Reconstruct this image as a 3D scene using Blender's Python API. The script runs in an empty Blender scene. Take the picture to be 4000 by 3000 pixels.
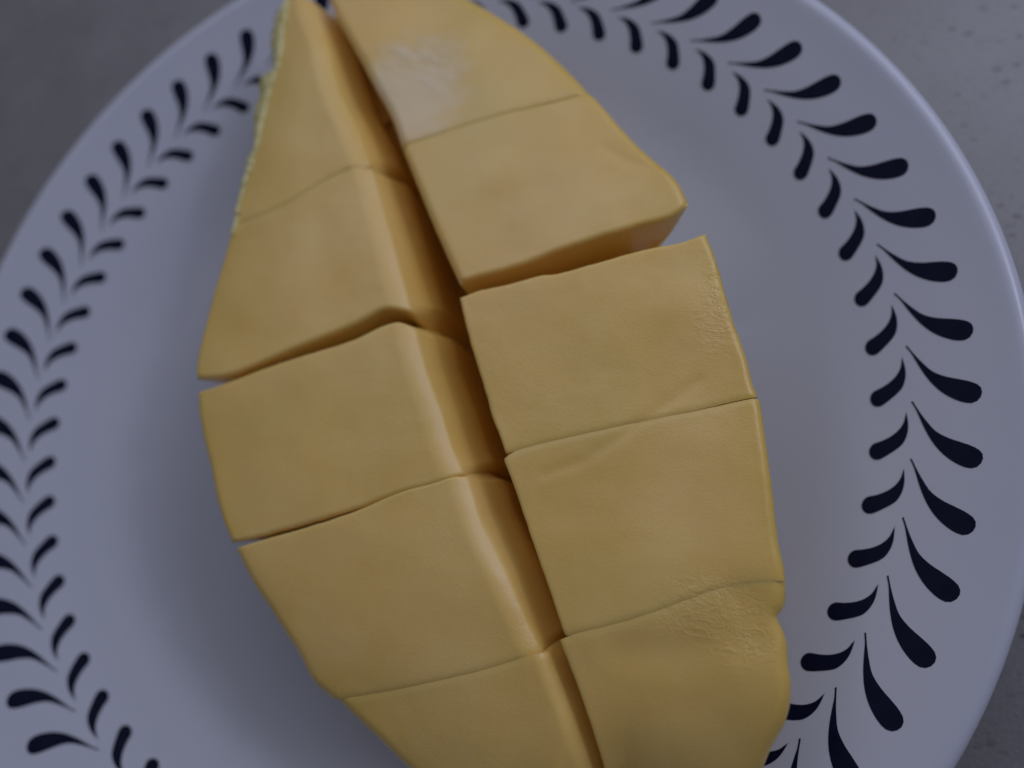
import bpy, math, random
import numpy as np
from mathutils import Matrix, Vector, noise

S = bpy.context.scene
MM = 0.001                      # every measure below is in millimetres
random.seed(4)
rng = np.random.default_rng(7)

# ------------------------------------------------------------------ camera
cd = bpy.data.cameras.new('camera')
cam = bpy.data.objects.new('camera', cd)
S.collection.objects.link(cam)
cam.matrix_world = Matrix(((0.954478, -0.087322, 0.285214, 54.3775 * MM),
                           (0.153049, 0.964096, -0.217012, -23.712 * MM),
                           (-0.256024, 0.250785, 0.933573, 112.9608 * MM),
                           (0, 0, 0, 1)))
cd.sensor_width = 36.0
cd.lens = 2840.68 / 4000 * 36.0
cd.clip_start = 0.005
cd.clip_end = 20.0
cd.dof.use_dof = True
cd.dof.focus_distance = 0.095
cd.dof.aperture_fstop = 7.8
cd.dof.aperture_blades = 0
S.camera = cam

# ------------------------------------------------------------------ light
w = bpy.data.worlds.new('World')
S.world = w
w.use_nodes = True
bg = w.node_tree.nodes['Background']
bg.inputs[0].default_value = (0.56, 0.57, 0.68, 1)
bg.inputs[1].default_value = 0.15

def area(name, pos, target, sx, sy, power, col, spread=180):
    l = bpy.data.lights.new(name, 'AREA')
    l.shape = 'RECTANGLE'
    l.size, l.size_y = sx, sy
    l.energy = power
    l.color = col
    l.spread = math.radians(spread)
    o = bpy.data.objects.new(name, l)
    S.collection.objects.link(o)
    o.location = pos
    o.rotation_euler = (Vector(target) - Vector(pos)).to_track_quat('-Z', 'Y').to_euler()
    return o
area('window_light', (0.25, 0.27, 0.25), (0.01, 0.02, 0.0), 0.26, 0.22, 0.46, (0.74, 0.77, 1.0))
area('lamp_light', (0.33, 0.17, 0.285), (0.01, 0.0, 0.0), 0.05, 0.05, 0.13, (0.82, 0.85, 1.0))
area('ceiling_light', (-0.07, 0.26, 0.33), (0.0, 0.05, 0.0), 0.46, 0.30, 0.37, (0.84, 0.86, 1.0))

vs = S.view_settings
S.display_settings.display_device = 'sRGB'
vs.view_transform = 'Standard'
vs.look = 'None'
vs.exposure = 0.05
vs.gamma = 1.0
vs.use_curve_mapping = False

# ------------------------------------------------------------------ helpers
def mesh_obj(name, verts, faces, mats, parent=None, origin=(0, 0, 0), smooth=True, fmat=None, attrs=None):
    me = bpy.data.meshes.new(name)
    o3 = np.array(origin, float)
    me.from_pydata([tuple((np.array(v, float) - o3) * MM) for v in verts], [], [tuple(f) for f in faces])
    for m in mats:
        me.materials.append(m)
    me.polygons.foreach_set('use_smooth', [smooth] * len(me.polygons))
    if fmat is not None:
        me.polygons.foreach_set('material_index', fmat)
    for k, a in (attrs or {}).items():
        at = me.attributes.new(k, 'FLOAT', 'POINT')
        at.data.foreach_set('value', np.asarray(a, np.float32))
    me.update()
    ob = bpy.data.objects.new(name, me)
    S.collection.objects.link(ob)
    if parent:
        ob.parent = parent
    else:
        ob.location = tuple(o3 * MM)
    return ob

def empty(name, loc, label, cat):
    o = bpy.data.objects.new(name, None)
    S.collection.objects.link(o)
    o.empty_display_size = 0.01
    o.location = tuple(np.array(loc, float) * MM)
    o['label'] = label
    o['category'] = cat
    return o

class Mat:
    def __init__(s, name):
        s.m = bpy.data.materials.new(name)
        s.m.use_nodes = True
        s.t = s.m.node_tree
        s.n = s.t.nodes
        s.b = s.n['Principled BSDF']
        s.co = s.add('ShaderNodeTexCoord')
    def add(s, typ, **kw):
        x = s.n.new(typ)
        for k, v in kw.items():
            setattr(x, k, v)
        return x
    def link(s, a, b):
        s.t.links.new(a, b)
    def noise(s, scale, detail=4, rough=.55, vec=None, dist=0.0):
        x = s.add('ShaderNodeTexNoise')
        x.inputs['Scale'].default_value = scale
        x.inputs['Detail'].default_value = detail
        x.inputs['Roughness'].default_value = rough
        x.inputs['Distortion'].default_value = dist
        s.link(vec if vec is not None else s.co.outputs['Object'], x.inputs['Vector'])
        return x.outputs['Fac']
    def mapping(s, scale=(1, 1, 1), rot=(0, 0, 0), loc=(0, 0, 0)):
        x = s.add('ShaderNodeMapping')
        x.inputs['Scale'].default_value = scale
        x.inputs['Rotation'].default_value = rot
        x.inputs['Location'].default_value = loc
        s.link(s.co.outputs['Object'], x.inputs['Vector'])
        return x.outputs['Vector']
    def ramp(s, fac, stops, interp='LINEAR'):
        x = s.add('ShaderNodeValToRGB')
        x.color_ramp.interpolation = interp
        e = x.color_ramp.elements
        while len(e) < len(stops):
            e.new(0.5)
        for i, (p, c) in enumerate(stops):
            e[i].position = p
            e[i].color = (*c, 1) if len(c) == 3 else c
        s.link(fac, x.inputs['Fac'])
        return x.outputs['Color']
    def mix(s, fac, a, b, mode='MIX'):
        x = s.add('ShaderNodeMix', data_type='RGBA', blend_type=mode)
        for v, i in ((fac, 0), (a, 6), (b, 7)):
            if isinstance(v, (int, float)):
                x.inputs[i].default_value = v
            elif isinstance(v, tuple):
                x.inputs[i].default_value = (*v, 1)
            else:
                s.link(v, x.inputs[i])
        return x.outputs[2]
    def math(s, op, a, b=0.0, clamp=False):
        x = s.add('ShaderNodeMath', operation=op, use_clamp=clamp)
        for v, i in ((a, 0), (b, 1)):
            if isinstance(v, (int, float)):
                x.inputs[i].default_value = v
            else:
                s.link(v, x.inputs[i])
        return x.outputs[0]
    def attr(s, name):
        return s.add('ShaderNodeAttribute', attribute_name=name).outputs['Fac']
    def bump(s, h, strength, dist, prev=None):
        x = s.add('ShaderNodeBump')
        x.inputs['Strength'].default_value = strength
        x.inputs['Distance'].default_value = dist
        s.link(h, x.inputs['Height'])
        if prev is not None:
            s.link(prev, x.inputs['Normal'])
        return x.outputs['Normal']
    def set(s, **kw):
        for k, v in kw.items():
            i = s.b.inputs[k.replace('_', ' ')]
            if hasattr(v, 'is_linked') or hasattr(v, 'links'):
                s.link(v, i)
            elif isinstance(v, tuple) and len(v) == 3 and i.type == 'RGBA':
                i.default_value = (*v, 1)
            else:
                i.default_value = v
        return s

# ------------------------------------------------------------------ materials
def flesh_material():
    m = Mat('mango_flesh')
    big = m.noise(55, 3)
    fibre = m.noise(1.0, 3, vec=m.mapping((900, 260, 500), (0, 0, 0.42)))
    c = m.ramp(big, [(0.25, (0.77, 0.505, 0.12)), (0.5, (0.81, 0.555, 0.165)), (0.75, (0.84, 0.60, 0.21))])
    hue = m.noise(38, 2, vec=m.mapping((1, 1, 1), (0, 0, 0), (3, 1, 2)))
    c = m.mix(m.ramp(hue, [(0.32, (0.35,) * 3), (0.5, (0, 0, 0))]), c, (0.72, 0.545, 0.17))
    c = m.mix(m.ramp(hue, [(0.52, (0, 0, 0)), (0.72, (0.4,) * 3)]), c, (0.86, 0.58, 0.23))
    c = m.mix(m.math('MULTIPLY', fibre, 0.10), c, (0.95, 0.80, 0.50))
    c = m.mix(m.attr('pale'), c, (0.80, 0.68, 0.50))  # glossy reflection on the tip, painted into the flesh colour
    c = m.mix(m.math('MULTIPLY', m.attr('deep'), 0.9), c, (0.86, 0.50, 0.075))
    c = m.mix(m.math('MULTIPLY', m.attr('cut'), 0.5), c, (0.62, 0.38, 0.07))
    rind = m.math('MULTIPLY', m.attr('rind'), 0.8)
    c = m.mix(rind, c, (0.66, 0.45, 0.07))
    pebble = m.noise(1.0, 5, 0.6, vec=m.mapping((2300, 2900, 2300), (0, 0, 0.5)))
    coarse = m.noise(420, 3, 0.5)
    n = m.bump(coarse, 0.05, 0.0006)
    n = m.bump(pebble, 0.30, 0.00015, n)
    wrinkle = m.noise(1.0, 3, 0.6, vec=m.mapping((520, 900, 520), (0, 0, 0.6)), dist=1.6)
    wrinkle = m.ramp(wrinkle, [(0.42, (0, 0, 0)), (0.66, (1, 1, 1))])
    n = m.bump(m.math('MULTIPLY', wrinkle, m.attr('wet')), 0.24, 0.0010, n)
    rough = m.ramp(m.noise(120, 3), [(0.3, (0.29,) * 3), (0.7, (0.40,) * 3)])
    m.set(Base_Color=c, Roughness=rough, Normal=n, IOR=1.42)
    m.set(Coat_Weight=0.7, Coat_Roughness=m.math('SUBTRACT', 0.35, m.math('MULTIPLY', m.attr('wet'), 0.2)), Coat_IOR=1.4, Coat_Normal=n)
    m.set(Subsurface_Weight=m.math('MULTIPLY', m.math('SUBTRACT', 1.0, m.attr('cut'), True), 0.6), Subsurface_Radius=(1.0, 0.85, 0.5), Subsurface_Scale=0.0018)
    return m.m

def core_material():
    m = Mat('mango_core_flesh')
    c = m.ramp(m.noise(200, 3), [(0.3, (0.40, 0.17, 0.025)), (0.7, (0.50, 0.24, 0.04))])  # groove-floor shade put into a darker orange than the cut flesh
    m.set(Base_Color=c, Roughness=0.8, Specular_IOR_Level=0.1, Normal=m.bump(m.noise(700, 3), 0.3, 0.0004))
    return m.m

def skin_material():
    m = Mat('mango_skin')
    c = m.ramp(m.noise(90, 4), [(0.3, (0.34, 0.30, 0.05)), (0.6, (0.55, 0.40, 0.06))])
    m.set(Base_Color=c, Roughness=0.42, Normal=m.bump(m.noise(900, 2), 0.15, 0.0002))
    return m.m

def fringe_material():
    m = Mat('mango_peel_edge')
    c = m.ramp(m.noise(500, 4), [(0.3, (0.50, 0.45, 0.15)), (0.55, (0.66, 0.60, 0.28)), (0.75, (0.74, 0.70, 0.42))])
    m.set(Base_Color=c, Roughness=0.5, Normal=m.bump(m.noise(1200, 3), 0.4, 0.0003))
    m.set(Subsurface_Weight=0.3, Subsurface_Radius=(1.0, 0.8, 0.3), Subsurface_Scale=0.001)
    return m.m

def glaze_material():
    m = Mat('glazed_porcelain')
    c = m.ramp(m.noise(40, 3), [(0.3, (0.51, 0.535, 0.635)), (0.7, (0.535, 0.555, 0.65))])
    m.set(Base_Color=c, Roughness=0.3, IOR=1.5, Normal=m.bump(m.noise(130, 2), 0.05, 0.0006))
    m.set(Subsurface_Weight=0.0)
    return m.m

def print_material():
    m = Mat('navy_print')
    c = m.ramp(m.noise(300, 3), [(0.3, (0.003, 0.0045, 0.020)), (0.7, (0.006, 0.008, 0.028))])
    m.set(Base_Color=c, Roughness=0.35, IOR=1.3, Specular_IOR_Level=0.2)
    return m.m

def counter_material():
    m = Mat('speckled_quartz')
    base = m.ramp(m.noise(60, 5, 0.6), [(0.3, (0.18, 0.18, 0.188)), (0.7, (0.22, 0.22, 0.228))])
    grain = m.ramp(m.noise(1400, 3, 0.7), [(0.42, (0, 0, 0)), (0.62, (1, 1, 1))])
    base = m.mix(m.math('MULTIPLY', grain, 0.16), base, (0.42, 0.41, 0.41))
    fleck = m.ramp(m.noise(1.0, 2, 0.6, vec=m.mapping((520, 800, 520), (0, 0, -0.6))), [(0.62, (0, 0, 0)), (0.70, (1, 1, 1))])
    base = m.mix(m.math('MULTIPLY', fleck, 0.5), base, (0.11, 0.105, 0.11))
    v = m.add('ShaderNodeTexVoronoi', feature='F1')
    v.inputs['Scale'].default_value = 1.0
    v.inputs['Randomness'].default_value = 1.0
    wob = m.mapping((260, 480, 300), (0, 0, -0.5))
    m.link(wob, v.inputs['Vector'])
    gate = m.math('GREATER_THAN', m.noise(1.0, 0, vec=m.mapping((95, 120, 100))), 0.44)
    d = m.math('ADD', v.outputs['Distance'], m.math('MULTIPLY', m.noise(900, 3), 0.35))
    sp = m.ramp(d, [(0.30, (1, 1, 1)), (0.42, (0, 0, 0))])
    sp = m.math('MULTIPLY', sp, gate)
    c = m.mix(m.math('MULTIPLY', sp, 0.9), base, (0.10, 0.09, 0.10))
    m.set(Base_Color=c, Roughness=0.38)
    return m.m

FLESH, CORE, SKIN, FRINGE = flesh_material(), core_material(), skin_material(), fringe_material()
GLAZE, PRINT, COUNTER = glaze_material(), print_material(), counter_material()

OUT_A = [(79.83, 0.071), (80.57, -0.995), (81.36, -1.965), (82.53, -3.068), (83.97, -3.734), (85.34, -4.118), (86.66, -4.515), (87.4, -4.903), (87.64, -5.287), (87.62, -5.602), (87.49, -5.892)]
OUT_B = [(79.83, 0.071), (80.29, -0.681), (80.77, -1.741), (81.39, -2.966), (82.25, -4.179), (83.43, -5.225), (84.78, -5.96), (85.89, -6.317), (86.51, -6.386), (86.97, -6.289), (87.3, -6.11), (87.49, -5.892)]
IN_A = [(79.17, -0.966), (79.02, -1.429), (78.85, -2.101), (78.27, -2.942), (77.32, -3.67), (76.22, -4.208), (75.25, -4.595), (74.89, -5.118), (74.84, -5.508), (74.95, -5.889), (75.24, -6.176)]
IN_B = [(79.17, -0.966), (79.3, -1.673), (79.36, -2.678), (79.11, -3.713), (78.71, -4.41), (78.07, -4.966), (77.32, -5.47), (76.6, -5.951), (76.1, -6.233), (75.69, -6.309), (75.24, -6.176)]
PIECES = {
  'LA': {'T': [(-32.42, 70.98), (-25.85, 68.74)], 'R': [(-25.85, 68.74), (-24.7, 66.46), (-21.45, 61.1), (-13.4, 46.04), (-11.03, 42.96), (-5.55, 34.22)], 'B': [(-31.01, 22.38), (-20.52, 25.72), (-12.82, 30.44), (-5.39, 33.47)], 'L': [(-32.42, 70.98), (-31.98, 66.27), (-30.54, 54.4), (-30.98, 47.67), (-30.85, 37.84), (-31.32, 28.37), (-31.01, 22.38)]},
  'LB': {'T': [(-31.0, 21.99), (-20.43, 25.34), (-12.73, 30.06), (-5.17, 33.1)], 'R': [(-5.17, 33.1), (-1.13, 25.04), (2.97, 16.95), (6.48, 9.73)], 'B': [(-28.81, -5.09), (-22.25, -4.05), (-15.53, -1.02), (-9.01, 2.14), (-1.07, 6.22), (2.89, 8.56), (6.84, 8.8)], 'L': [(-31.0, 21.99), (-30.7, 15.24), (-30.7, 7.9), (-30.31, 2.21), (-29.53, -3.36), (-28.81, -5.09)]},
  'LC': {'T': [(-27.91, -7.44), (-21.91, -5.24), (-15.2, -2.3), (-8.52, 0.34), (-0.5, 3.68), (3.71, 6.12), (5.5, 6.61), (7.97, 6.33)], 'R': [(7.97, 6.33), (11.12, -0.36), (14.55, -6.15), (17.61, -11.78), (19.62, -14.75)], 'B': [(-15.19, -29.48), (-11.22, -28.18), (-4.88, -25.78), (5.12, -21.58), (10.7, -18.68), (16.48, -16.37), (19.62, -14.75)], 'L': [(-27.91, -7.44), (-25.66, -12.53), (-21.81, -19.4), (-17.24, -27.04), (-15.19, -29.48)]},
  'LD': {'T': [(-14.34, -30.57), (-10.75, -29.01), (-4.69, -26.57), (5.32, -22.5), (10.84, -19.35), (13.58, -18.01), (16.53, -16.62), (20.12, -14.97)], 'R': [(20.12, -14.97), (21.68, -17.78), (23.31, -20.72), (25.13, -23.15), (28.04, -27.0), (31.49, -32.24), (34.13, -35.88)], 'B': [(4.71, -48.36), (12.89, -45.48), (19.73, -42.8), (26.29, -40.04), (34.17, -36.19)], 'L': [(-14.34, -30.57), (-10.59, -34.72), (-5.87, -39.04), (-1.08, -43.65), (1.13, -46.39), (4.71, -48.36)]},
  'LE': {'T': [(5.69, -48.44), (12.92, -45.75), (19.77, -43.06), (26.32, -40.29), (35.03, -35.97)], 'R': [(35.03, -35.97), (36.61, -38.77), (39.2, -43.23), (42.02, -49.09), (44.62, -56.57), (46.16, -63.75)], 'B': [(34.16, -60.45), (39.07, -61.33), (45.97, -64.67)], 'L': [(5.69, -48.44), (9.12, -50.34), (13.66, -52.82), (17.0, -54.89), (25.12, -58.75), (34.16, -60.45)]},
  'RA': {'T': [(-22.49, 69.35), (-17.87, 73.41), (-8.44, 72.58), (0.61, 69.13)], 'R': [(0.61, 69.13), (6.67, 65.52), (11.26, 62.59), (17.66, 57.82), (26.95, 49.51), (29.81, 46.25)], 'B': [(0.08, 36.26), (8.73, 39.61), (16.5, 41.96), (22.87, 43.86), (29.81, 46.25)], 'L': [(-21.23, 67.83), (-19.03, 63.99), (-12.95, 55.64), (-7.47, 48.09), (-2.5, 41.15), (0.08, 36.26)]},
  'RB': {'T': [(0.29, 35.89), (8.79, 39.24), (16.58, 41.5), (22.95, 43.36), (30.27, 45.82)], 'R': [(30.27, 45.82), (38.64, 36.85), (45.21, 30.49), (46.53, 27.81)], 'B': [(14.21, 13.43), (17.19, 14.64), (21.99, 16.22), (31.23, 20.33), (40.27, 23.83), (44.63, 25.54), (46.55, 27.57)], 'L': [(0.29, 35.89), (5.86, 26.61), (11.01, 18.34), (14.21, 13.43)]},
  'RC': {'T': [(14.99, 10.93), (17.62, 12.13), (22.43, 13.52), (24.78, 14.29), (27.15, 15.09), (28.32, 15.22), (34.08, 17.12), (42.72, 20.34), (46.17, 21.25), (49.39, 22.86)], 'R': [(49.39, 22.86), (50.9, 19.64), (52.83, 14.09), (54.49, 9.49), (56.3, 5.07), (57.58, 1.16), (58.11, 0.13)], 'B': [(25.83, -11.33), (30.78, -9.37), (37.25, -7.15), (43.55, -4.97), (49.91, -2.85), (54.71, -1.06), (58.11, 0.13)], 'L': [(14.99, 10.93), (16.36, 7.58), (18.82, 2.27), (21.46, -3.09), (23.03, -6.49), (24.64, -9.11), (25.83, -11.33)]},
  'RD': {'T': [(25.63, -12.18), (26.6, -11.53), (30.82, -9.65), (37.29, -7.43), (43.58, -5.24), (49.94, -3.12), (54.74, -1.4), (58.32, -0.2)], 'R': [(58.32, -0.2), (59.28, -4.55), (60.51, -10.73), (61.46, -15.9), (62.04, -18.66), (62.71, -21.05), (63.02, -22.48)], 'B': [(37.26, -33.53), (44.4, -30.5), (49.25, -28.05), (52.99, -25.94), (55.38, -24.75), (58.5, -23.51), (63.02, -22.48)], 'L': [(25.63, -12.18), (26.9, -14.31), (28.53, -17.22), (31.72, -23.26), (34.4, -28.05), (37.26, -33.53)]},
  'RE': {'T': [(36.57, -34.19), (38.21, -33.36), (44.42, -30.72), (49.28, -28.29), (53.01, -26.18), (55.41, -24.99), (58.52, -23.75), (63.03, -22.66)], 'R': [(63.03, -22.66), (63.18, -24.5), (62.99, -25.89), (62.41, -26.9), (62.89, -27.86), (63.5, -29.04), (64.14, -32.68), (64.53, -34.46), (64.6, -36.31), (64.01, -39.67), (63.13, -41.81), (62.33, -44.81), (60.42, -49.38)], 'B': [(47.07, -64.24), (52.35, -61.09), (57.31, -55.69), (60.42, -49.38)], 'L': [(36.57, -34.19), (38.32, -37.06), (41.12, -42.27), (43.77, -48.86), (47.24, -63.31)]},
}
OUTLINE = [(-32.42, 70.98), (-30.54, 54.4), (-30.85, 37.84), (-31.01, 22.38), (-30.7, 7.9), (-29.31, -4.09), (-27.91, -7.44), (-21.81, -19.4), (-15.19, -29.48), (-5.87, -39.04), (1.13, -46.39), (6.12, -48.6), (17.0, -54.89), (25.12, -58.75), (34.16, -60.45), (45.35, -64.88), (52.36, -61.33), (57.31, -55.69), (60.42, -49.38), (62.33, -44.81), (64.01, -39.67), (64.53, -34.46), (63.25, -28.85), (62.8, -26.53), (63.11, -23.44), (62.04, -18.66), (60.51, -10.73), (58.21, 0.0), (54.49, 9.49), (49.39, 22.86), (46.53, 27.81), (38.64, 36.85), (29.81, 46.25), (17.66, 57.82), (6.67, 65.52), (0.61, 69.13), (-8.46, 72.69), (-17.87, 73.41), (-27.3, 72.54)]
FRINGE_OUT = [(-32.86, 68.39), (-33.53, 65.6), (-33.32, 62.43), (-33.02, 59.98), (-31.65, 57.15), (-30.46, 53.7), (-33.19, 52.87), (-33.41, 51.13), (-32.38, 49.08), (-32.82, 46.44), (-32.26, 43.13), (-30.9, 38.9), (-30.32, 37.29), (-31.39, 36.02), (-31.19, 34.12), (-31.32, 30.97), (-30.85, 27.87), (-30.95, 26.32), (-30.85, 24.79), (-30.87, 22.65), (-31.0, 21.13)]
FRINGE_IN = [(-31.25, 68.27), (-30.97, 65.42), (-30.64, 62.26), (-30.28, 59.82), (-29.91, 57.06), (-29.77, 53.67), (-29.97, 52.74), (-30.02, 51.0), (-30.17, 49.01), (-30.15, 46.36), (-30.11, 43.09), (-29.99, 38.89), (-29.95, 37.29), (-30.14, 35.39), (-30.1, 33.8), (-30.39, 30.98), (-30.59, 27.87), (-30.55, 26.33), (-30.52, 24.8), (-30.32, 22.67), (-30.41, 21.15)]

# ------------------------------------------------------------------ countertop
COUNTER_Z = -15.0
def slab():
    x0, x1, y0, y1, z0, z1, b = -420, 420, -420, 420, -45, COUNTER_Z, 2
    v, f = [], []
    for z, i in ((z0, 0), (z1 - b, 0), (z1, b)):
        v += [(x0 + i, y0 + i, z), (x1 - i, y0 + i, z), (x1 - i, y1 - i, z), (x0 + i, y1 - i, z)]
    f.append((3, 2, 1, 0))
    for r in (0, 4):
        for k in range(4):
            f.append((r + k, r + (k + 1) % 4, r + 4 + (k + 1) % 4, r + 4 + k))
    f.append((8, 9, 10, 11))
    o = mesh_obj('countertop', v, f, [COUNTER], smooth=False)
    o['kind'] = 'structure'
    o['label'] = 'grey speckled stone countertop under the plate'
slab()

# ------------------------------------------------------------------ plate
def prof(r):
    a = 0.46
    zf = a * (68 - 80) - .5 * a * 20
    z = zf + max(r - 48, 0) ** 2 * a / 40 if r < 68 else a * (r - 80)
    if r > 86:
        z += .0056 * (r - 86) ** 2
    return z
plate = empty('plate', (0, 0, COUNTER_Z), 'white glazed plate with a navy ring of printed leaves, under the cut mango', 'plate')
def build_plate():
    R = 94.3
    pts = [(r, prof(r)) for r in [0.01, 8, 16, 24, 32, 40, 46] + list(np.arange(48, 91.01, 1.0))]
    z = prof(R)
    zt = prof(91.78)
    T = 3.2                                           # wall thickness at the lip
    for a in np.linspace(118, -75, 18):               # rounded lip
        pts.append((92.6 + 1.75 * math.cos(math.radians(a)), zt - 1.546 + 1.75 * math.sin(math.radians(a))))
    for r in (90.6, 88, 84, 80, 75, 70, 66, 62, 59):
        pts.append((r, prof(r) - 3.0))
    for r, zz in ((57.5, -13.6), (57.0, COUNTER_Z + 0.5), (56.4, COUNTER_Z), (54.6, COUNTER_Z), (54.0, COUNTER_Z + 0.5), (53.2, -13.4), (30, -13.2), (0.01, -13.2)):
        pts.append((r, zz))
    N = 240
    v, f = [], []
    for r, zz in pts:
        for k in range(N):
            t = 2 * math.pi * k / N
            v.append((r * math.cos(t), r * math.sin(t), zz))
    for i in range(len(pts) - 1):
        for k in range(N):
            a, b = i * N + k, i * N + (k + 1) % N
            f.append((a, a + N, b + N, b))
    mesh_obj('plate_body', v, f, [GLAZE], plate, (0, 0, COUNTER_Z))
build_plate()

def cr(P, n):
    """n points along a centripetal-ish Catmull-Rom through P, even in chord length"""
    P = np.array(P, float)
    if len(P) < 2:
        return np.repeat(P, n, 0)
    d = np.r_[0, np.cumsum(np.linalg.norm(np.diff(P, axis=0), axis=1))]
    m = np.gradient(P, d, axis=0) if len(P) > 2 else np.repeat((P[1:] - P[:1]) / d[-1], 2, 0)
    s = np.atleast_1d(n if not np.isscalar(n) else np.linspace(0, 1, n)) * d[-1]
    i = np.clip(np.searchsorted(d, s, 'right') - 1, 0, len(P) - 2)
    h = (d[i + 1] - d[i])
    t = ((s - d[i]) / h)[:, None]
    h = h[:, None]
    return ((2*t**3 - 3*t**2 + 1) * P[i] + (t**3 - 2*t**2 + t) * h * m[i] + (-2*t**3 + 3*t**2) * P[i+1] + (t**3 - t**2) * h * m[i+1])

def leaf_mesh(A, B):
    n, k = 22, 6
    sc = np.array([1, 80 * math.pi / 180])            # radius mm, arc mm
    u = np.linspace(0, 1, n)
    u = u ** 1.0
    a = cr(np.array(A) * sc, u) / sc
    b = cr(np.array(B) * sc, u) / sc
    mid = (a + b) / 2
    a, b = mid + (a - mid) * 1.06, mid + (b - mid) * 1.06
    v, f = [], []
    for i in range(n):
        for j in range(k):
            r, t = a[i] + (b[i] - a[i]) * j / (k - 1)
            w0 = 0.16 * max(0, 1 - i / 9) * (j / (k - 1) - .5)     # the brush tail stays a hair wide
            r += w0 * (1 if a[0][0] > 79.5 else -0.4) * (-1 if a[5][0] > b[5][0] else 1)
            t += 0.72 * w0 * (-1 if b[5][1] < a[5][1] else 1)
            t = math.radians(t)
            v.append((r * math.cos(t), r * math.sin(t), prof(r) + 0.06))
    for i in range(n - 1):
        for j in range(k - 1):
            p = i * k + j
            f.append((p, p + 1, p + k + 1, p + k))
    return v, f
PHASE = 57.7819
for A, B, lab in ((OUT_A, OUT_B, 'outer'), (IN_A, IN_B, 'inner')):
    v, f = leaf_mesh(A, B)
    first = mesh_obj('printed_leaf', v, f, [PRINT], plate, (0, 0, COUNTER_Z))
    first.rotation_euler = (0, 0, math.radians(PHASE))
    for q in range(1, 60):
        c = first.copy()
        S.collection.objects.link(c)
        c.parent = plate
        c.rotation_euler = (0, 0, math.radians(PHASE - 6 * q))

# ------------------------------------------------------------------ mango
ZT, ZB = 17.0, -9.9
H = ZT - ZB
BASE = np.array((17.0, 5.0, ZB))
mango = empty('mango_half', BASE, 'yellow mango cheek scored into cubes and opened along the middle, lying on the plate', 'mango')

OUT = cr(OUTLINE + OUTLINE[:1], 400)[:-1]
SP0, SP1 = np.array((-13.0, 45.0)), np.array((40.0, -32.0))
def spine_q(P):
    d = SP1 - SP0
    t = np.clip(((P - SP0) @ d) / (d @ d), 0, 1)
    return SP0 + t[:, None] * d
def outline_dist(Q, D):
    """distance from Q along unit D to the mango outline"""
    A, B = OUT, np.roll(OUT, -1, 0)
    E = B - A
    best = np.full(len(Q), 1e9)
    for i in range(len(A)):
        den = D[:, 0] * E[i, 1] - D[:, 1] * E[i, 0]
        w_ = A[i] - Q
        t = (w_[:, 0] * E[i, 1] - w_[:, 1] * E[i, 0]) / np.where(abs(den) < 1e-12, 1e-12, den)
        s = (w_[:, 0] * D[:, 1] - w_[:, 1] * D[:, 0]) / np.where(abs(den) < 1e-12, 1e-12, den)
        ok = (t > 0) & (s >= 0) & (s <= 1)
        best = np.where(ok & (t < best), t, best)
    return best
def shrink(z):
    t = np.clip((ZT - z) / H, 0, 1)
    return (1 - t) ** 0.46
def clip_body(P, z, rho0, zl):
    """P (n,2) at height z (n,) pulled inside the mango's curved outside"""
    Q = spine_q(P)
    d = P - Q
    L = np.linalg.norm(d, axis=1) + 1e-9
    O = outline_dist(Q, d / L[:, None])
    rho = L / O
    lim = (1 - np.clip((zl - z) / (zl - ZB), 0, 1)) ** 0.46 * np.maximum(1, rho0)
    k = np.minimum(1, lim / np.maximum(rho, 1e-6))
    return Q + d * k[:, None], rho
def poly_dist(P, L):
    best = np.full(len(P), 1e9)
    for a, b in zip(L[:-1], L[1:]):
        d = b - a
        t = np.clip(((P - a) @ d) / (d @ d + 1e-12), 0, 1)
        best = np.minimum(best, np.linalg.norm(P - a - t[:, None] * d, axis=1))
    return best
def fbm(P, sc, seed, octv=3):
    return np.array([noise.fractal(Vector((p[0] * sc + seed, p[1] * sc - seed, seed * .37)), 1.0, 2.0, octv) for p in P])

# per piece: rounding radius (mm) of the top, right, bottom, left edge; which edges lie on the outside; wall lean in the groove
SPEC = {
 'LA': dict(r=(0.6, 2.9, 0.9, 1.0), outer='TL', lean='R'),
 'LB': dict(r=(1.0, 2.9, 0.65, 1.2), outer='L', lean='R'),
 'LC': dict(r=(0.35, 2.9, 0.6, 1.2), outer='L', lean='R'),
 'LD': dict(r=(0.25, 2.6, 1.0, 1.8), outer='L', lean='R'),
 'LE': dict(r=(0.9, 1.8, 1.5, 1.8), outer='LB', lean='R'),
 'RA': dict(r=(2.0, 2.0, 1.0, 1.7), outer='TR', lean=''),
 'RB': dict(r=(0.9, 1.3, 0.65, 1.4), outer='R', lean=''),
 'RC': dict(r=(0.3, 1.0, 0.9, 0.35), outer='R', lean=''),
 'RD': dict(r=(0.9, 1.1, 1.0, 0.35), outer='R', lean=''),
 'RE': dict(r=(1.0, 1.8, 2.0, 0.35), outer='RB', lean=''),
}
TOPZ = {'LA': 0.0, 'LB': 0.0, 'LC': -0.1, 'LD': -0.1, 'LE': -0.1, 'RA': 0.0, 'RB': 0.0, 'RC': 0.3, 'RD': 0.3, 'RE': 0.3}

def knife(E, seed):
    n_ = fbm(E, 0.55, seed, 4) * 0.065 * np.sin(np.pi * np.linspace(0, 1, len(E))) ** 0.5
    d = np.gradient(E, axis=0)
    nn = np.stack([-d[:, 1], d[:, 0]], 1) / (np.linalg.norm(d, axis=1)[:, None] + 1e-9)
    return E + nn * n_[:, None]
SOFT = {'LA': 'B', 'LB': 'T', 'LD': 'B', 'LE': 'T', 'RA': 'B', 'RB': 'T', 'RC': 'B', 'RD': 'TB', 'RE': 'T'}
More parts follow.
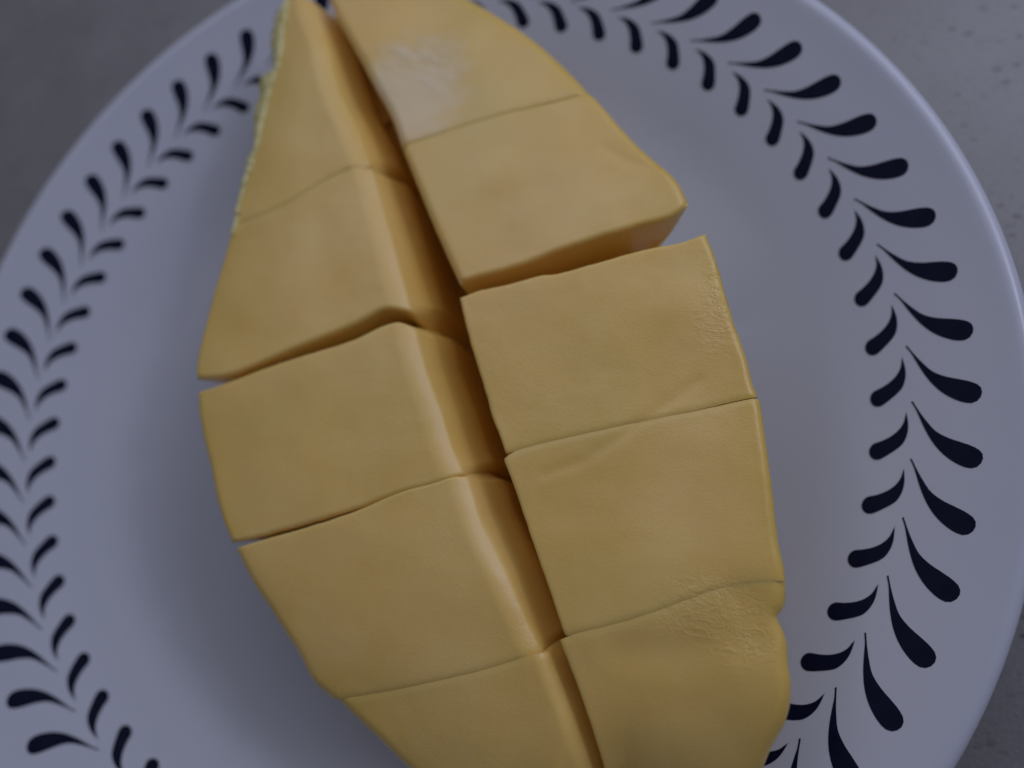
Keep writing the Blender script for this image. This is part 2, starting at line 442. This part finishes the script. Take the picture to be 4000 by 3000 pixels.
# shallow cuts: how much of the gap to the piece above stays open along the cut, left to right
CLOSED = {'LB': ('LA', lambda u: 0 * u), 'LD': ('LC', lambda u: 0.8 * np.clip((0.84 - u) / 0.55, 0, 1)), 'LE': ('LD', lambda u: 0.0 * u),
          'RB': ('RA', lambda u: 0.25 * np.clip((u - .5) / .3, 0, 1)), 'RD': ('RC', lambda u: 0.5 * np.clip((u - .55) / .3, 0, 1)), 'RE': ('RD', lambda u: 0 * u)}
def build_piece(key, seed):
    e, sp = PIECES[key], SPEC[key]
    nu, nv = 56, 56
    cl = lambda n: 0.7 * (1 - np.cos(np.pi * np.linspace(0, 1, n))) / 2 + 0.3 * np.linspace(0, 1, n)
    U, V = cl(nu), cl(nv)
    T, B, L, R = cr(e['T'], U), cr(e['B'], U), cr(e['L'], V), cr(e['R'], V)
    # make the corners meet
    def fit(P, a, b, t):
        return P + (1 - t)[:, None] * (a - P[0]) + t[:, None] * (b - P[-1])
    B = knife(B, seed * 3.1 + 1)
    if key in CLOSED:
        up, gf = CLOSED[key]
        Bu = knife(cr(PIECES[up]['B'], U), SEED[up] * 3.1 + 1)
        ends = np.exp(-(U / 0.03) ** 2) + np.exp(-((1 - U) / 0.03) ** 2)
        T = Bu + np.array((0, 0.05)) + (knife(T, seed * 3.1) - Bu) * np.maximum(gf(U), np.clip(ends, 0, 1))[:, None]
    else:
        T = knife(T, seed * 3.1)
    L, R = fit(L, T[0], B[0], V), fit(R, T[-1], B[-1], V)
    L, R = knife(L, seed * 3.1 + 2), knife(R, seed * 3.1 + 3)
    u, v = U[None, :, None], V[:, None, None]
    G = ((1 - v) * T[None] + v * B[None] + (1 - u) * L[:, None] + u * R[:, None]
         - ((1 - u) * (1 - v) * T[0] + u * (1 - v) * T[-1] + (1 - u) * v * B[0] + u * v * B[-1]))
    P = G.reshape(-1, 2)
    rT, rR, rB, rL = sp['r']
    soft = np.zeros(len(P)); line = np.zeros(len(P)); cham = np.zeros(len(P))
    acc = np.zeros(len(P)); num = np.zeros(len(P)); den = np.full(len(P), 1e-9)
    for sd, E, r in (('T', T, rT), ('R', R, rR), ('B', B, rB), ('L', L, rL)):
        x = np.clip(1 - poly_dist(P, E) / r, 0, 1)
        k_ = np.full(len(P), 0.34 if sd in SOFT.get(key, '') else 1.0)
        if (key, sd) in (('RD', 'B'), ('RE', 'T')):
            k_ *= 1 - 0.8 * np.clip((P[:, 0] - 53.5) / 4, 0, 1)
        if sd in SOFT.get(key, ''):
            soft += 0.12 * k_ / 0.34 * x ** 2 * (1 + 0.25 * x)
            line = np.maximum(line, k_ / 0.34 * x ** 3)
            continue
        if sd in sp['lean']:
            cham = cham + 1.25 * np.clip(x, 0, 1) ** 1.7
            continue
        acc += x ** 2; num += x ** 2 * r * k_; den += x ** 2
    t = np.sqrt(np.clip(acc, 0, 1)) * 0.95
    drop = num / den * (1 - np.sqrt(1 - t ** 2)) + soft + cham
    z = ZT + TOPZ[key] + fbm(P, 0.07, 2.3, 2) * 0.35 + fbm(P, 0.35, 8.0, 3) * 0.035 - drop
    # bowed cut face: a little lower towards the rind
    Q = spine_q(P); d = P - Q; Ld = np.linalg.norm(d, axis=1) + 1e-9
    rho = Ld / outline_dist(Q, d / Ld[:, None])
    z -= 0.9 * np.clip(rho, 0, 1.05) ** 4
    for (cx, cy, rr, hh) in DENTS:
        g = np.exp(-((P[:, 0] - cx) ** 2 + (P[:, 1] - cy) ** 2) / rr ** 2)
        z += hh * g
    z -= 0.0045 * np.clip(-24 - P[:, 1], 0, None) ** 2 + 0.014 * np.clip(-33 - P[:, 1], 0, None) ** 2 * np.clip((P[:, 0] - 38) / 8, 0, 1) + 0.003 * np.clip(-6 - P[:, 0], 0, None) ** 2 * np.clip((P[:, 1] + 10) / 30, 0, 1)
    for (crease, ww, hh) in CREASES:
        z += hh * np.exp(-(poly_dist(P, np.array(crease)) / ww) ** 2)
    wet = np.zeros(len(P))
    for (cx, cy, rx, ry) in WET:
        wet += np.exp(-((P[:, 0] - cx) / rx) ** 2 - ((P[:, 1] - cy) / ry) ** 2)
    wet = np.clip(wet, 0, 1)
    outd = poly_dist(P, np.vstack([OUT, OUT[:1]]))
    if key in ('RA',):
        pale = np.clip(1.3 - np.hypot((P[:, 0] - 0.0) / 8.5, (P[:, 1] - 47) / 10.0) + fbm(P, 0.45, 3.3, 4) * 0.28, 0, 0.6) / 0.6 * 0.6  # mask of the painted reflection
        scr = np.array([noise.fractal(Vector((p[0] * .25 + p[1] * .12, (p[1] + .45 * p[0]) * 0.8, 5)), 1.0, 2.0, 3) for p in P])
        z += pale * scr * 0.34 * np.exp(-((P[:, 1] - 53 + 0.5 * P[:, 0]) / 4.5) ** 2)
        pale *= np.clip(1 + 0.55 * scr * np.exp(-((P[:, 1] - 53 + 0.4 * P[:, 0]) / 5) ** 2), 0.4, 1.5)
    else:
        pale = np.zeros(len(P))
    verts = [np.c_[P, z]]
    rind = [np.exp(-np.clip(outd, 0, None) / 1.9)]
    deep = [np.zeros(len(P))]
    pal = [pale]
    wets = [wet]
    cuts = [line]
    idx = np.arange(nu * nv).reshape(nv, nu)
    faces = []
    for j in range(nv - 1):
        for i in range(nu - 1):
            faces.append((idx[j, i], idx[j + 1, i], idx[j + 1, i + 1], idx[j, i + 1]))
    loop = list(idx[:, 0]) + list(idx[-1, 1:]) + list(idx[:-1, -1][::-1]) + list(idx[0, 1:-1][::-1])
    side = ['L'] * nv + ['B'] * (nu - 1) + ['R'] * (nv - 1) + ['T'] * (nu - 2)
    lp = P[loop]; lz = z[loop]; n = len(loop)
    tang = np.roll(lp, -1, 0) - np.roll(lp, 1, 0)
    out = np.stack([tang[:, 1], -tang[:, 0]], 1) / (np.linalg.norm(tang, axis=1)[:, None] + 1e-9)
    cen = lp.mean(0)
    lean = np.array([1.0 if s in sp['lean'] else 0.0 for s in side])
    # fade lean smoothly along the loop
    kk = np.array([np.roll(lean, s_) for s_ in range(-5, 6)]).mean(0)
    rho_l = rho[loop]
    isout = np.array([1.0 if s in sp['outer'] else 0.0 for s in side])
    prev = np.array(loop)
    rows = 16
    base = nu * nv
    for q in range(1, rows + 1):
        f_ = (q / rows) ** 1.25
        zz = lz + (-6.2 - lz) * f_
        Pq = lp + out * (kk * (0.52 * np.minimum(lz - zz, 6.5) + 0.06 * np.maximum(lz - zz - 6.5, 0)))[:, None]
        Pq = Pq + out * (fbm(np.c_[np.arange(n) * 0.6, zz], 0.5, seed + 9, 2) * 0.07 * min(1.0, f_ * 4))[:, None]
        Pq, _ = clip_body(Pq, zz, rho_l, lz)
        verts.append(np.c_[Pq, zz])
        rind.append(np.maximum(isout * 0.95, np.exp(-np.clip((1.0 - rho_l) * 24, 0, None) / 1.9)))
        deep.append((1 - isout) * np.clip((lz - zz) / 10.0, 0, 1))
        pal.append(np.zeros(n))
        wets.append(np.zeros(n))
        cuts.append(np.zeros(n))
        cur = base + np.arange(n)
        for k in range(n):
            k2 = (k + 1) % n
            faces.append((prev[k], cur[k], cur[k2], prev[k2]))
        prev = cur
        base += n
    faces.append(tuple(int(k) for k in prev[::-1]))
    vv = np.vstack(verts)
    # orientation: make sure the top faces up
    a, b, c_ = vv[faces[0][0]], vv[faces[0][1]], vv[faces[0][2]]
    if np.cross(b - a, c_ - a)[2] < 0:
        faces = [f[::-1] for f in faces[: (nu - 1) * (nv - 1)]] + faces[(nu - 1) * (nv - 1):]
    ob_ = mesh_obj('flesh_cube', vv, faces, [FLESH], mango, BASE,
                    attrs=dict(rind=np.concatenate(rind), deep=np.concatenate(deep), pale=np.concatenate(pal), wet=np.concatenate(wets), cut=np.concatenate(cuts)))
    # the shallow cuts keep a crisp normal so that two flush faces meet without a dark rim
    sharp = {int(loop[i]) for i in range(n) if side[i] in SOFT.get(key, '')}
    at = ob_.data.attributes.new('sharp_edge', 'BOOLEAN', 'EDGE')
    ev = np.empty(len(ob_.data.edges) * 2, np.int32)
    ob_.data.edges.foreach_get('vertices', ev)
    loopset = {(int(loop[i]), int(loop[(i + 1) % n])) for i in range(n)}
    at.data.foreach_set('value', [((a_, b_) in loopset or (b_, a_) in loopset) and a_ in sharp and b_ in sharp for a_, b_ in ev.reshape(-1, 2).tolist()])
    return ob_

WET = [(55.0, -27.5, 4.5, 3.2), (52.0, 14.0, 2.0, 6.0), (0.0, 53.5, 7.0, 3.0), (59.0, -30.0, 3.0, 2.5)]
CREASES = [([(45, -34), (51, -33.2), (56.5, -30.5), (61.5, -29.5)], 2.6, -0.42), ([(31.7, -13.4), (36.7, -11.0), (42.3, -6.2), (50.5, 1.6)], 0.8, -0.16), ([(20.4, 22.0), (20.2, 25), (20.0, 29.5)], 0.7, -0.09), ([(33.8, 36.2), (36.8, 34.3), (40.6, 33.2)], 1.0, -0.12)]
DENTS = [(53.0, -38.0, 7.0, -0.5), (58.5, -25.5, 3.0, -0.6), (48.0, 12.0, 4.5, 0.35), (1.0, 60.0, 6.0, -0.6), (52.5, -2.0, 3.5, -0.2)]
LABELS = {'LB': 'flesh cube with a wide gap along its lower edge', 'RA': 'tip of the flesh with a glossy reflection painted as a pale patch, scratched along its upper edge', 'RC': 'flesh cube raised highest beside the groove'}
SEED = {k: 1.7 * i + 0.3 for i, k in enumerate(PIECES)}
for k in PIECES:
    o = build_piece(k, SEED[k])
    if k in LABELS:
        o['label'] = LABELS[k]

def ring_rows(zs, extra, off, M=240):
    base = cr(OUTLINE + OUTLINE[:1], M + 1)[:-1]
    Q = spine_q(base)
    d = base - Q
    L = np.linalg.norm(d, axis=1)
    rows = []
    for zi in zs:
        zi = np.broadcast_to(zi, (M,))
        rows.append(np.c_[Q + d * (shrink(zi) * extra + off / L)[:, None], zi])
    return rows
def loft(rows, cap_bottom=True, cap_top=False):
    M = len(rows[0])
    v = np.vstack(rows)
    f = []
    for i in range(len(rows) - 1):
        for k in range(M):
            a, b = i * M + k, i * M + (k + 1) % M
            f.append((a, b, b + M, a + M))
    if cap_bottom:
        f.append(tuple((len(rows) - 1) * M + k for k in range(M)))
    if cap_top:
        f.append(tuple(range(M))[::-1])
    return v, f
# uncut flesh along the bottom of the grooves
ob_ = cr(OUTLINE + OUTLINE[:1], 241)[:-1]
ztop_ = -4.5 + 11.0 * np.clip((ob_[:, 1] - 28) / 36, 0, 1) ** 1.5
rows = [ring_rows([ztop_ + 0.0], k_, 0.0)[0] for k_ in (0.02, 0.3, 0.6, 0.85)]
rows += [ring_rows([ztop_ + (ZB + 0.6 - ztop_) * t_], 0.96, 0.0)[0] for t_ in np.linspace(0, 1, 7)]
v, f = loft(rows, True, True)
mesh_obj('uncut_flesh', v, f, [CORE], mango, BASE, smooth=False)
# peel: a thin bowl, its rim just below the cut face
M = 240
ob = cr(OUTLINE + OUTLINE[:1], M + 1)[:-1]
rim = np.full(M, ZT - 4.2) + np.array([noise.noise(Vector((p[0] * .2, p[1] * .2, 1))) for p in ob]) * 0.6
for (nx, ny, ww, dd) in ((48.3, 24.5, 6, 8), (-27.2, -6.0, 6, 7), (-13.3, -30, 4, 3), (-20, 70, 9, 9)):
    rim -= dd * np.exp(-((ob[:, 0] - nx) ** 2 + (ob[:, 1] - ny) ** 2) / ww ** 2)
rim -= 1.5 + 0.015 * np.clip(-24 - ob[:, 1], 0, None) ** 2
rws = []
inner = []
for t in np.linspace(0, 1, 16):
    zz = rim + (ZB - rim) * t
    zz = np.maximum(zz, ZB + 0.02)
    rws.append(ring_rows([zz], 1.0, 0.35)[0])
lip = ring_rows([rim - 0.1], 0.97, 0.0)[0]
v, f = loft([lip] + rws, True, False)
mesh_obj('mango_skin', v, f, [SKIN], mango, BASE)
# frayed peel standing out along the upper edge of the stem end
def fringe():
    n, k = 150, 6
    a, b = np.array(FRINGE_OUT), np.array(FRINGE_IN)
    s = np.linspace(0, 1, n)
    seg = lambda P: np.stack([np.interp(s, np.linspace(0, 1, len(P)), P[:, c]) for c in (0, 1)], 1)
    A, Bq = seg(a), seg(b)
    tap = np.clip((1 - s) / 0.25, 0.0, 1)[:, None]
    A = Bq + (A - Bq) * 0.92 * (0.15 + 0.85 * tap) + np.c_[rng.normal(0, 0.13, n), rng.normal(0, 0.1, n)]
    Bq = Bq + np.array((1.0, 0.0))
    A = A + np.array((0.8, 0.0)) * (1 - tap)
    v, f = [], []
    for i in range(n):
        for j in range(k):
            u = j / (k - 1)
            p = Bq[i] + (A[i] - Bq[i]) * u
            zt = 15.3 - 1.6 * u ** 2 + 0.5 * noise.noise(Vector((p[0] * 1.2, p[1] * 1.2, 4)))
            v.append((p[0], p[1], zt))
    top = len(v)
    for i in range(n):
        for j in range(k):
            x, y, z_ = v[i * k + j]
            u = j / (k - 1)
            v.append((x + 0.1, y, z_ - 0.8 - 2.0 * (1 - u)))
    for i in range(n - 1):
        for j in range(k - 1):
            p = i * k + j
            f.append((p, p + 1, p + k + 1, p + k))
            f.append((top + p, top + p + k, top + p + k + 1, top + p + 1))
        p = i * k + k - 1
        f.append((p, top + p, top + p + k, p + k))
        p = i * k
        f.append((p + k, top + p + k, top + p, p))
    o = mesh_obj('peel_edge', v, f, [FRINGE], mango, BASE)
    o['label'] = 'frayed pale green strip of peel along the upper left edge'
fringe()
